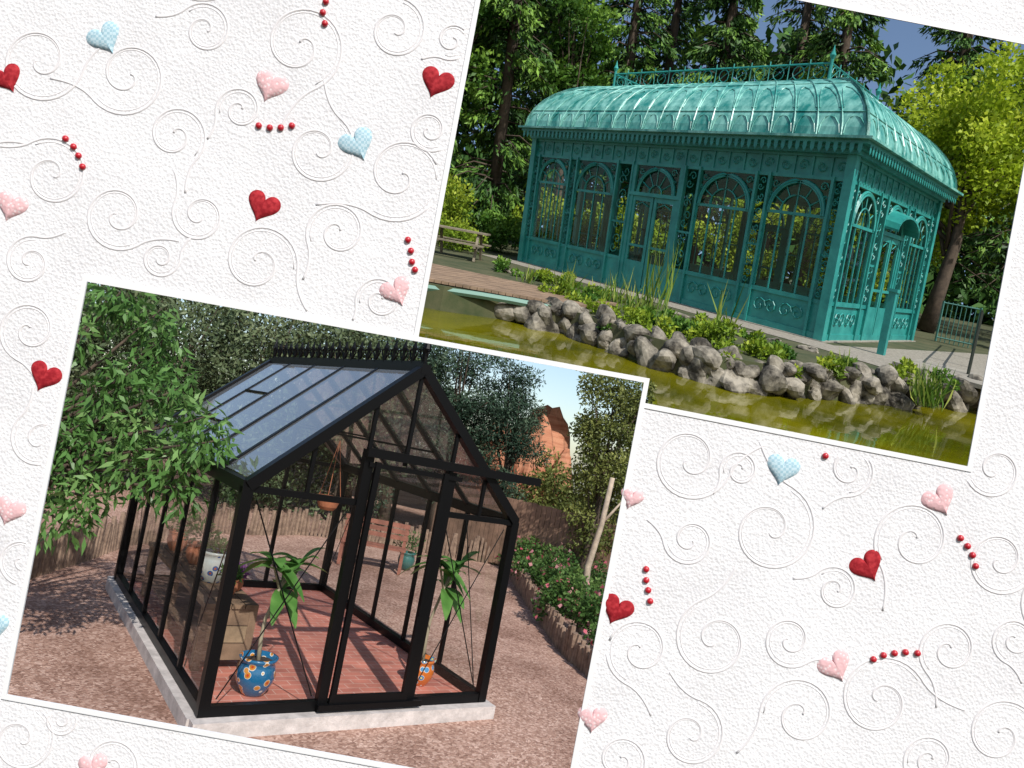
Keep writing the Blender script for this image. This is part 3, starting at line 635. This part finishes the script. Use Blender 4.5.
for k in range(9):
    a0,a1=pi*k/9,pi*(k+1)/9
    mb.hexa([(A+.05,3.2-.8*math.cos(a0),2.5+.4*math.sin(a0)),(A+.40,3.2-.8*math.cos(a0),2.44+.36*math.sin(a0)),(A+.40,3.2-.8*math.cos(a1),2.44+.36*math.sin(a1)),(A+.05,3.2-.8*math.cos(a1),2.5+.4*math.sin(a1)),
     (A+.05,3.2-.8*math.cos(a0),2.55+.4*math.sin(a0)),(A+.40,3.2-.8*math.cos(a0),2.49+.36*math.sin(a0)),(A+.40,3.2-.8*math.cos(a1),2.49+.36*math.sin(a1)),(A+.05,3.2-.8*math.cos(a1),2.55+.4*math.sin(a1))])
cfin(mb,'door_canopy',[TEAL])
mb=MB()
def ring(o0,z0,z1,ti=.30,mi=0):
    mb.box(-o0,A+o0,-o0,-o0+ti,z0,z1,mi); mb.box(-o0,A+o0,B+o0-ti,B+o0,z0,z1,mi); mb.box(-o0,-o0+ti,-o0+ti,B+o0-ti,z0,z1,mi); mb.box(A+o0-ti,A+o0,-o0+ti,B+o0-ti,z0,z1,mi)
ring(.14,H2+.001,H2+.10,.24); ring(.22,H2+.101,H2+.17,.3); ring(ov+.10,H2+.171,H2+.24,.4); ring(ov+.20,H2+.241,Hc-.03,.4,1)
n=64
for i in range(n):
    x=-ov-.04+(A+2*ov+.08)*(i+.5)/n; w=.045
    mb.add([(x-w,-ov-.105,H2+.17),(x+w,-ov-.105,H2+.17),(x+w,-ov-.105,H2+.05),(x,-ov-.105,H2-.02),(x-w,-ov-.105,H2+.05)],[(0,1,2,3,4)])
n=40
for i in range(n):
    y=-ov+(B+2*ov)*(i+.5)/n; w=.045; x=A+ov+.105
    mb.add([(x,y-w,H2+.17),(x,y+w,H2+.17),(x,y+w,H2+.05),(x,y,H2-.02),(x,y-w,H2+.05)],[(0,1,2,3,4)])
cfin(mb,'cornice',[TEAL,TEALR])
mb=MB(); NS=10; vs=[]
def rp(a): return -ov-.02+(ins+ov+.02)*(1-math.cos(a)), Hc-.035+(HR-Hc+.035)*math.sin(a)**1.1
for k in range(NS+1):
    d,z=rp(pi/2*k/NS); vs+=[(d,d,z),(A-d,d,z),(A-d,B-d,z),(d,B-d,z)]
mb.add(vs,[(k*4+j,k*4+(j+1)%4,(k+1)*4+(j+1)%4,(k+1)*4+j) for k in range(NS) for j in range(4)]+[(NS*4,NS*4+1,NS*4+2,NS*4+3)])
def side_pt(s,t,a,off=.0):
    d,z=rp(a); z+=off*math.sin(a); d-=off*math.cos(a)
    if s==0: return (d+(A-2*d)*t,d,z)
    if s==1: return (A-d,d+(B-2*d)*t,z)
    if s==2: return (d+(A-2*d)*t,B-d,z)
    return (d,d+(B-2*d)*t,z)
for s,n in ((0,20),(1,12),(2,20),(3,12)):
    for i in range(n+1): mb.tube([side_pt(s,i/n,.02+(pi/2-.02)*k/8,.010) for k in range(9)],.04 if i in (0,n) else .020,4,1)
    for a in (.38,.98,1.3):
        mb.tube([side_pt(s,j/8,a,.006) for j in range(9)],.014,4,1)
    if s<2:
        for i in range(n):
            for a0,sz in ((.06,.26),(.44,.42)):
                mb.tube([side_pt(s,(i+.5+.42*math.cos(q))/n,a0+sz*math.sin(q),.006) for q in [pi*k/6 for k in range(7)]],.012,4,1)
cfin(mb,'curved_mansard_roof',[TEALR,TEALR])
mb=MB(); d=ins-.05
C4=[(d,d),(A-d,d),(A-d,B-d),(d,B-d)]
for j in range(4):
    p=Vector((*C4[j],HR));q=Vector((*C4[(j+1)%4],HR)); ln=(q-p).length; n=round(ln/.55)
    for z,r in ((.06,.018),(.42,.022)): mb.tube([p+Vector((0,0,z)),q+Vector((0,0,z))],r,4)
    for i in range(n):
        c=p.lerp(q,i/n); mb.tube([c,c+Vector((0,0,.52))],.018,4); dr=(q-p).normalized(); m_=p.lerp(q,(i+.5)/n)+Vector((0,0,.24))
        mb.tube([m_+dr*.15*math.cos(a)+Vector((0,0,.15*math.sin(a))) for a in [2*pi*k/10 for k in range(11)]],.013,4)
        mb.tube([c+Vector((0,0,.06)),p.lerp(q,(i+1)/n)+Vector((0,0,.42))],.009,4)
for x,y in C4: mb.tube([(x,y,HR),(x,y,HR+.5),(x,y,HR+.58),(x,y,HR+.66),(x,y,HR+.8)],[.045,.04,.08,.04,.005],8)
cfin(mb,'roof_cresting',[TEAL])
SHORE=[(-30,-12),(-8,-10),(1.5,-9.6),(4.6,-8.6),(6.3,-7.4),(6.95,-6.3),(8.0,-5.75),(9.9,-5.8),(10.9,-5.65),(11.45,-5.1),(11.9,-4.1),(12.4,-2.9),(13.2,-.5),(14.2,2.5),(16.5,8),(22,18)]
mb=MB(); back=[(60,60),(-60,60),(-60,-12)]
bmv=[(x,y,-.02) for x,y in SHORE]+[(x,y,-.02) for x,y in back]
mb.add(bmv,[tuple(range(len(bmv)))])
mb.add([(x,y,-.02) for x,y in SHORE]+[(x+.1,y-.15,-1.0) for x,y in SHORE],[(i,i+1,i+1+len(SHORE),i+len(SHORE)) for i in range(len(SHORE)-1)])
finish(mb,'grass_bank',[mat('bank_earth',(.03,.045,.013),.95,bump=.8,bscale=8,color2=(.09,.085,.04),vscale=1.5)],T,box=2)
mb=MB(); P_=[(-1,-1.1),(6,-1.2),(10.6,-1.3),(12.0,-1.6),(12.8,-.2),(14.0,3),(15.5,8),(12,9),(11.6,7),(10.6,-.16),(-1,-.16)]
mb.add([(x,y,-.012) for x,y in P_],[tuple(range(len(P_)))])
finish(mb,'gravel_path',[mat('pale_gravel',(.16,.145,.115),.95,bump=.5,bscale=30,color2=(.34,.31,.26),vscale=18)],T,box=2)
def water():
    m=bpy.data.materials.new('pond_water'); m.use_nodes=True; nt=m.node_tree; b=nt.nodes['Principled BSDF']
    b.inputs['Roughness'].default_value=.03; b.inputs['Specular IOR Level'].default_value=.65
    tc=nt.nodes.new('ShaderNodeTexCoord')
    n=nt.nodes.new('ShaderNodeTexNoise'); n.inputs['Scale'].default_value=2.2; n.inputs['Detail'].default_value=4; nt.links.new(tc.outputs['Object'],n.inputs['Vector'])
    n2=nt.nodes.new('ShaderNodeTexNoise'); n2.inputs['Scale'].default_value=.6; n2.inputs['Detail'].default_value=6; nt.links.new(tc.outputs['Object'],n2.inputs['Vector'])
    r=nt.nodes.new('ShaderNodeValToRGB'); r.color_ramp.elements[0].color=(.06,.065,.002,1); r.color_ramp.elements[1].color=(.17,.155,.003,1); r.color_ramp.elements[0].position=.35;r.color_ramp.elements[1].position=.65
    nt.links.new(n2.outputs['Fac'],r.inputs['Fac']); nt.links.new(r.outputs['Color'],b.inputs['Base Color'])
    bp=nt.nodes.new('ShaderNodeBump'); bp.inputs['Strength'].default_value=.11; bp.inputs['Distance'].default_value=.07; nt.links.new(n.outputs['Fac'],bp.inputs['Height']); nt.links.new(bp.outputs['Normal'],b.inputs['Normal'])
    return m
mb=MB(); mb.add([(-40,-40,-.42),(40,-40,-.42),(40,30,-.42),(-40,30,-.42)],[(0,1,2,3)])
finish(mb,'pond_water',[water()],T,box=2)
ROCK=mat('lichen_rock',(.028,.024,.018),.92,bump=1,bscale=7,color2=(.30,.27,.215),vscale=3.2,lo=.40,hi=.62)
mb=MB(); k=0
def along(path,step):
    out=[]
    for i in range(len(path)-1):
        a=Vector(path[i]);b=Vector(path[i+1]); n=max(1,int((b-a).length/step))
        for j in range(n): out.append(a.lerp(b,j/n))
    return out
for p in along(SHORE[5:15],.27):
    k+=1; s=random.uniform(.22,.36)
    mb.blob((p.x+random.uniform(-.08,.08),p.y-.04+random.uniform(-.08,.06),-.30+random.uniform(-.06,.06)),(s*random.uniform(.9,1.2),s,s*random.uniform(.85,1.1)),0,k,3,.36,.03,.5)
    for dx in (-.10,.10):
        s=random.uniform(.14,.26); mb.blob((p.x+dx+random.uniform(-.06,.06),p.y+.10+random.uniform(-.08,.10),-.10+random.uniform(-.06,.08)),(s*random.uniform(1,1.3),s,s*random.uniform(.75,1)),0,k*7+500+int(dx*10),3,.36,.03,.5)
finish(mb,'rock_wall',[ROCK],T,smooth=False,box=2)
mb=MB()
for p in along([(3.2,-3.4),(5.2,-3.0),(6.4,-2.9),(8.2,-2.4),(10.2,-2.2),(11.6,-1.9)],.5):
    k+=1; s=random.uniform(.10,.22); mb.blob((p.x,p.y+random.uniform(-.2,.2),.0),(s*1.4,s,s*.6),0,k,3,.5,.03,.5)
finish(mb,'border_rocks',[ROCK],T,box=2)
DK=mat('deck_timber',(.23,.155,.10),.85,bump=.3,bscale=10,var=.3,vscale=3)
mb=MB(); a0,a1=Vector((-2.5,-9.5)),Vector((7.4,-3.7)); b0,b1=Vector((1.5,-12.4)),Vector((7.9,-5.5))
n=70
for i in range(n):
    p,q=a0.lerp(a1,i/n),a0.lerp(a1,(i+.9)/n); r,s=b0.lerp(b1,i/n),b0.lerp(b1,(i+.9)/n)
    mb.hexa([(p.x,p.y,.0),(r.x,r.y,.0),(s.x,s.y,.0),(q.x,q.y,.0),(p.x,p.y,.05),(r.x,r.y,.05),(s.x,s.y,.05),(q.x,q.y,.05)])
mb.tube([(b0.x+(b1.x-b0.x)*t+.03,b0.y+(b1.y-b0.y)*t-.05,-.10+.04*math.sin(t*9)) for t in [i/16 for i in range(17)]],.06,6,1)
finish(mb,'boardwalk',[DK,mat('painted_edge',(.14,.26,.21),.6)],T,box=2)
mb=MB(); mb.box(12.0,14.6,-.9,.9,-.008,.06); finish(mb,'stone_landing',[PLN],T,box=2)
mb=MB(); o0=Vector((.9,-3.3,-.02)); ux=Vector((.75,.66,0)); uy=Vector((-.66,.75,0))
BP=lambda x,y,z:o0+ux*x+uy*y+Vector((0,0,z))
for i in range(4): mb.box(-.85,.85,-.32+i*.165,-.17+i*.165,.70,.74,0,BP)
for s in (-.65,.5): mb.box(-.85,.85,s,s+.16,.40,.44,0,BP)
for x in (-.6,.6):
    mb.box(x-.04,x+.04,-.65,.65,.34,.40,0,BP)
    for s in (-1,1): mb.beam(BP(x,s*.5,0),BP(x,s*.2,.70),.07,.07)
finish(mb,'picnic_table',[mat('grey_timber',(.20,.17,.12),.85,var=.3,vscale=5)],T,box=2)
mb=MB(); mb.box(11.28,11.42,.42,.56,-.02,1.2); mb.box(11.25,11.45,.39,.59,1.2,1.26); finish(mb,'teal_post',[TEAL],T,box=2)
mb=MB(); a=Vector((10.35,8.6,0)); b=Vector((11.3,8.9,0))
for i in range(9):
    p=a.lerp(b,i/8); mb.tube([p,p+Vector((0,0,1.15))],.035 if i in(0,8) else .014,5)
for z in (.12,1.1): mb.tube([a+Vector((0,0,z)),b+Vector((0,0,z))],.02,5)
finish(mb,'garden_gate',[mat('dull_teal_metal',(.06,.18,.155),.5)],T,box=2)
mb=MB(); MT=mat('rail_metal',(.06,.07,.06),.4,metal=.6); a=Vector((13.0,.3,.05)); b=Vector((11.6,7.5,0))
for t in (0,.33,.66,1): p=a.lerp(b,t); mb.tube([p,p+Vector((0,0,1.1))],.03,6)
for z in (1.1,.6): mb.tube([a+Vector((0,0,z)),b+Vector((0,0,z))],.025,6)
finish(mb,'handrail',[MT],T,box=2)
GRS=leafmat('reed_blade',(.05,.12,.015),(.14,.25,.03),(.36,.40,.09),.3); YEL=leafmat('yellow_green_foliage',(.05,.10,.008),(.18,.28,.02),(.48,.54,.055),.3)
def tuft(name,c,h,n,m,spread=.25,w=.03):
    P=np.array(c)+np.c_[rng.normal(0,spread*.35,n),rng.normal(0,spread*.35,n),np.zeros(n)]
    D=np.c_[rng.normal(0,.26,n),rng.normal(0,.26,n),np.ones(n)]
    leaves(name,P,D,h*rng.uniform(.4,1,n),w,rng.random(n),m,T,2)
for c,h,n in [((8.5,-3.9,-.05),1.6,34),((8.2,-4.2,-.05),.9,30),((7.2,-4.0,-.05),.7,30),((10.3,-4.4,-.05),1.2,16),((13.1,-2.6,-.3),.75,110),((6.2,-4.0,-.05),.8,30),((9.2,-4.6,-.05),.5,30),((12.0,-3.2,-.05),.4,30),((4.9,-4.1,-.05),.5,30),((6.9,-3.2,-.05),.9,20)]: tuft('reed_clump',c,h,n,GRS)
def bush(name,c,R,n,m,ls=.08,k=8,cr=.6):
    C=crown(c,R,k,.2); P,d,t=clumps(C,min(R)*cr,n); leaves(name,P,rdir(n,-.2,d,.6),ls*rng.uniform(.7,1.3,n),ls*.55,t,m,T,2)
DC=leafmat('broadleaf_green',(.014,.045,.009),(.06,.15,.018),(.24,.40,.05),.3)
for c,R,n,mm in [((9.2,-5.2,.05),(.5,.35,.25),900,0),((10.4,-4.9,.1),(.5,.4,.32),1000,0),((11.3,-4.6,0),(.35,.3,.2),600,0),((7.6,-5.0,.05),(.4,.3,.2),600,0),((5.6,-3.6,.15),(.5,.3,.25),600,0),((12.0,-3.8,0),(.35,.3,.18),500,0),((12.6,-2.3,0),(.3,.3,.2),400,0),((4.6,-3.3,.1),(.4,.3,.2),400,0),((9.8,-5.4,0),(.3,.25,.2),400,0),((8.4,-5.2,.0),(.3,.25,.2),400,0),
  ((7.0,-4.4,.05),(.6,.4,.25),900,1),((8.8,-4.3,.05),(.6,.4,.2),900,1),((10.0,-4.0,.03),(.6,.4,.16),700,1),((11.2,-3.6,.03),(.5,.4,.15),600,1),((3.4,-3.6,.1),(.6,.3,.25),600,1),((6.5,-3.2,.05),(.5,.3,.25),500,0),((11.9,-2.9,0),(.3,.3,.15),300,1),((9.4,-3.4,.05),(.5,.3,.2),500,0),((12.9,-1.4,0),(.3,.3,.15),300,1),
  ((10.9,-5.45,-.1),(.28,.15,.12),250,0),((8.9,-5.7,-.1),(.25,.15,.1),250,1),((11.75,-4.5,-.1),(.2,.2,.12),250,0),((7.4,-6.0,-.1),(.25,.15,.1),250,1),((12.7,-1.9,-.05),(.25,.2,.2),250,0),((8.0,-3.3,0),(.8,.3,.15),700,1),((10.4,-3.0,0),(.8,.3,.12),600,1),((5.4,-2.6,0),(.8,.3,.15),500,1),((11.0,-4.1,.05),(.4,.3,.2),500,0),((9.6,-4.7,.1),(.4,.3,.22),500,1),((6.6,-4.9,.1),(.4,.3,.2),500,0)]:
    bush('waterside_shrub',c,R,n,(YEL,DC)[mm],.085)
CF=leafmat('conifer_needles',(.010,.034,.009),(.045,.115,.02),(.20,.35,.05),0); LM=leafmat('lime_leaf',(.10,.17,.008),(.32,.43,.02),(.64,.70,.07),.4)
def conifer(x,y,Rm,Hs,h0,n,tr=.28,H=24,m=CF,ls=.42):
    e=empty('conifer_tree',e2((x,y,0))); mb=MB()
    mb.tube([(x,y,-.1),(x+.1,y,Hs*.5),(x,y,Hs)],[tr,tr*.85,tr*.6],8)
    nb=int((Hs-h0)*6.5); Ps=[];Ds=[];Ts=[]
    per=max(8,n//nb)
    for i in range(nb):
        h=h0+(Hs-h0)*(i+random.random())/nb; az=random.uniform(0,2*pi); ln=Rm*max(.15,1-h/H)*random.uniform(.65,1.1); bt=random.random()
        dr=np.array([math.cos(az),math.sin(az),0.])
        mb.tube([(x,y,h),(x+dr[0]*ln*.5,y+dr[1]*ln*.5,h+.05),(x+dr[0]*ln,y+dr[1]*ln,h-.22*ln)],[.05,.03,.01],4)
        t=rng.random(per)**.7; sd=rng.normal(0,.13*ln,per)*(1-.4*t)
        p=np.array([x,y,h])+dr*(t*ln)[:,None]+np.array([-dr[1],dr[0],0])*sd[:,None]; p[:,2]+=-.22*ln*t*t-np.abs(rng.normal(0,.16,per))-.25*np.abs(sd)
        dd=rng.normal(0,.45,(per,3))+dr*.7; dd[:,2]-=.75
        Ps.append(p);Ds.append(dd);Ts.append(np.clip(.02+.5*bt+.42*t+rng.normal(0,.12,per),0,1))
    o=finish(mb,'trunk',[BARK],T,smooth=True,box=2); child(o,e)
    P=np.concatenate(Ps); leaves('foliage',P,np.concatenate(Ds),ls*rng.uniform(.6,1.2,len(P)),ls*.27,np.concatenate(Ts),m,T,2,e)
for x,y,R,Hs,h0,n in [(-4.6,9.2,3.2,17,5.5,8000),(-8.6,8.2,3.6,17,2.,9000),(-6.5,3.6,3.0,15,1.,9000),(-11,2.5,3.8,17,.8,8000),(-5.6,13.5,3.6,18,2.,8000),(-1.6,12.5,3.5,17,4.0,12000),(-.5,17.5,3.6,19,2.,7000),(2.6,15.5,3.6,19,4,12000),(6.2,20.,3.8,20,2,8000),(9.8,22.,4.,21,1,7000),(13.,26,4,23,1,4500),(-7.5,-.6,2.8,13,.6,7000),(-13,-3.5,4,18,.6,5000)]:
    conifer(x,y,R,Hs,h0,n,ls=.36)
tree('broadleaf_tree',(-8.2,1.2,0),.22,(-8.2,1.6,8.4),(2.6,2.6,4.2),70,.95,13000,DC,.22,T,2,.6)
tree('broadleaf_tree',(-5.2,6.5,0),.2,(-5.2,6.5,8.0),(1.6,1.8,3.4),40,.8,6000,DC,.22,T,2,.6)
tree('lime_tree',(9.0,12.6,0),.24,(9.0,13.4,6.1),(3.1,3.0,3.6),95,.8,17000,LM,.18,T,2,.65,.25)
tree('lime_tree',(12.2,16.2,0),.2,(12.2,16.2,5.2),(2.4,2.4,3.2),50,.85,8000,LM,.18,T,2,.65)
for c,R,n,m,ls in [((-4.4,-.6,1.0),(1.2,1.2,1.0),3500,YEL,.15),((-2.6,.8,.6),(1.3,1.,.7),2500,DC,.15),((12.6,11.5,.8),(1.2,1.2,1.0),2500,DC,.15),((-1.8,-1.6,.4),(1.4,1.,.6),2500,YEL,.13),((1.5,11.8,1.8),(2.8,1.2,1.9),5000,YEL,.18),((6,12,1.8),(2.6,1.2,1.9),5000,YEL,.18),((-3,8,1.5),(1.4,2.5,1.7),4500,YEL,.18),((-2.6,4.5,1.4),(1,2.2,1.5),3500,YEL,.18)]:
    bush('woodland_shrub',c,R,n,m,ls,14,.7)
C=[]
for i in range(420):
    a=Vector((-34,4,0)).lerp(Vector((8,40,0)),random.random()) if random.random()<.75 else Vector((8,40,0)).lerp(Vector((32,46,0)),random.random())
    C.append((a.x+random.uniform(-2,2),a.y+random.uniform(-2,2),random.uniform(0,1)**1.2*15))
P,d,t=clumps(C,2.4,34000); leaves('distant_forest',P,rdir(len(P),.3,d,.4),.8*rng.uniform(.6,1.3,len(P)),.5,t*.7,CF,T,2)

# ================================================================== LIGHT
to_sun=(CAM.to_3x3()@Vector((.42,.64,.64))).normalized()
el=math.asin(to_sun.z); az=math.atan2(to_sun.x,to_sun.y)
sl=bpy.data.lights.new('sun','SUN'); sl.energy=5.0; sl.angle=math.radians(.6); sl.color=(1,.96,.9)
so=link(bpy.data.objects.new('sun',sl)); so.rotation_euler=to_sun.to_track_quat('Z','Y').to_euler(); so.location=(0,0,30)
w=bpy.data.worlds.new('World'); S.world=w; w.use_nodes=True; nt=w.node_tree; bg=nt.nodes['Background']
sk=nt.nodes.new('ShaderNodeTexSky'); sk.sky_type='NISHITA'; sk.sun_disc=False; sk.sun_elevation=el; sk.sun_rotation=az
nt.links.new(sk.outputs[0],bg.inputs[0]); bg.inputs[1].default_value=.15
S.view_settings.view_transform='Standard'; S.view_settings.look='None'; S.view_settings.exposure=0
cd=bpy.data.cameras.new('camera'); cam=link(bpy.data.objects.new('camera',cd)); cam.matrix_world=CAM
cd.sensor_width=36; cd.lens=F/1024*36; cd.clip_start=.05; cd.clip_end=900
S.camera=cam
print('sun el',math.degrees(el),'az',math.degrees(az))
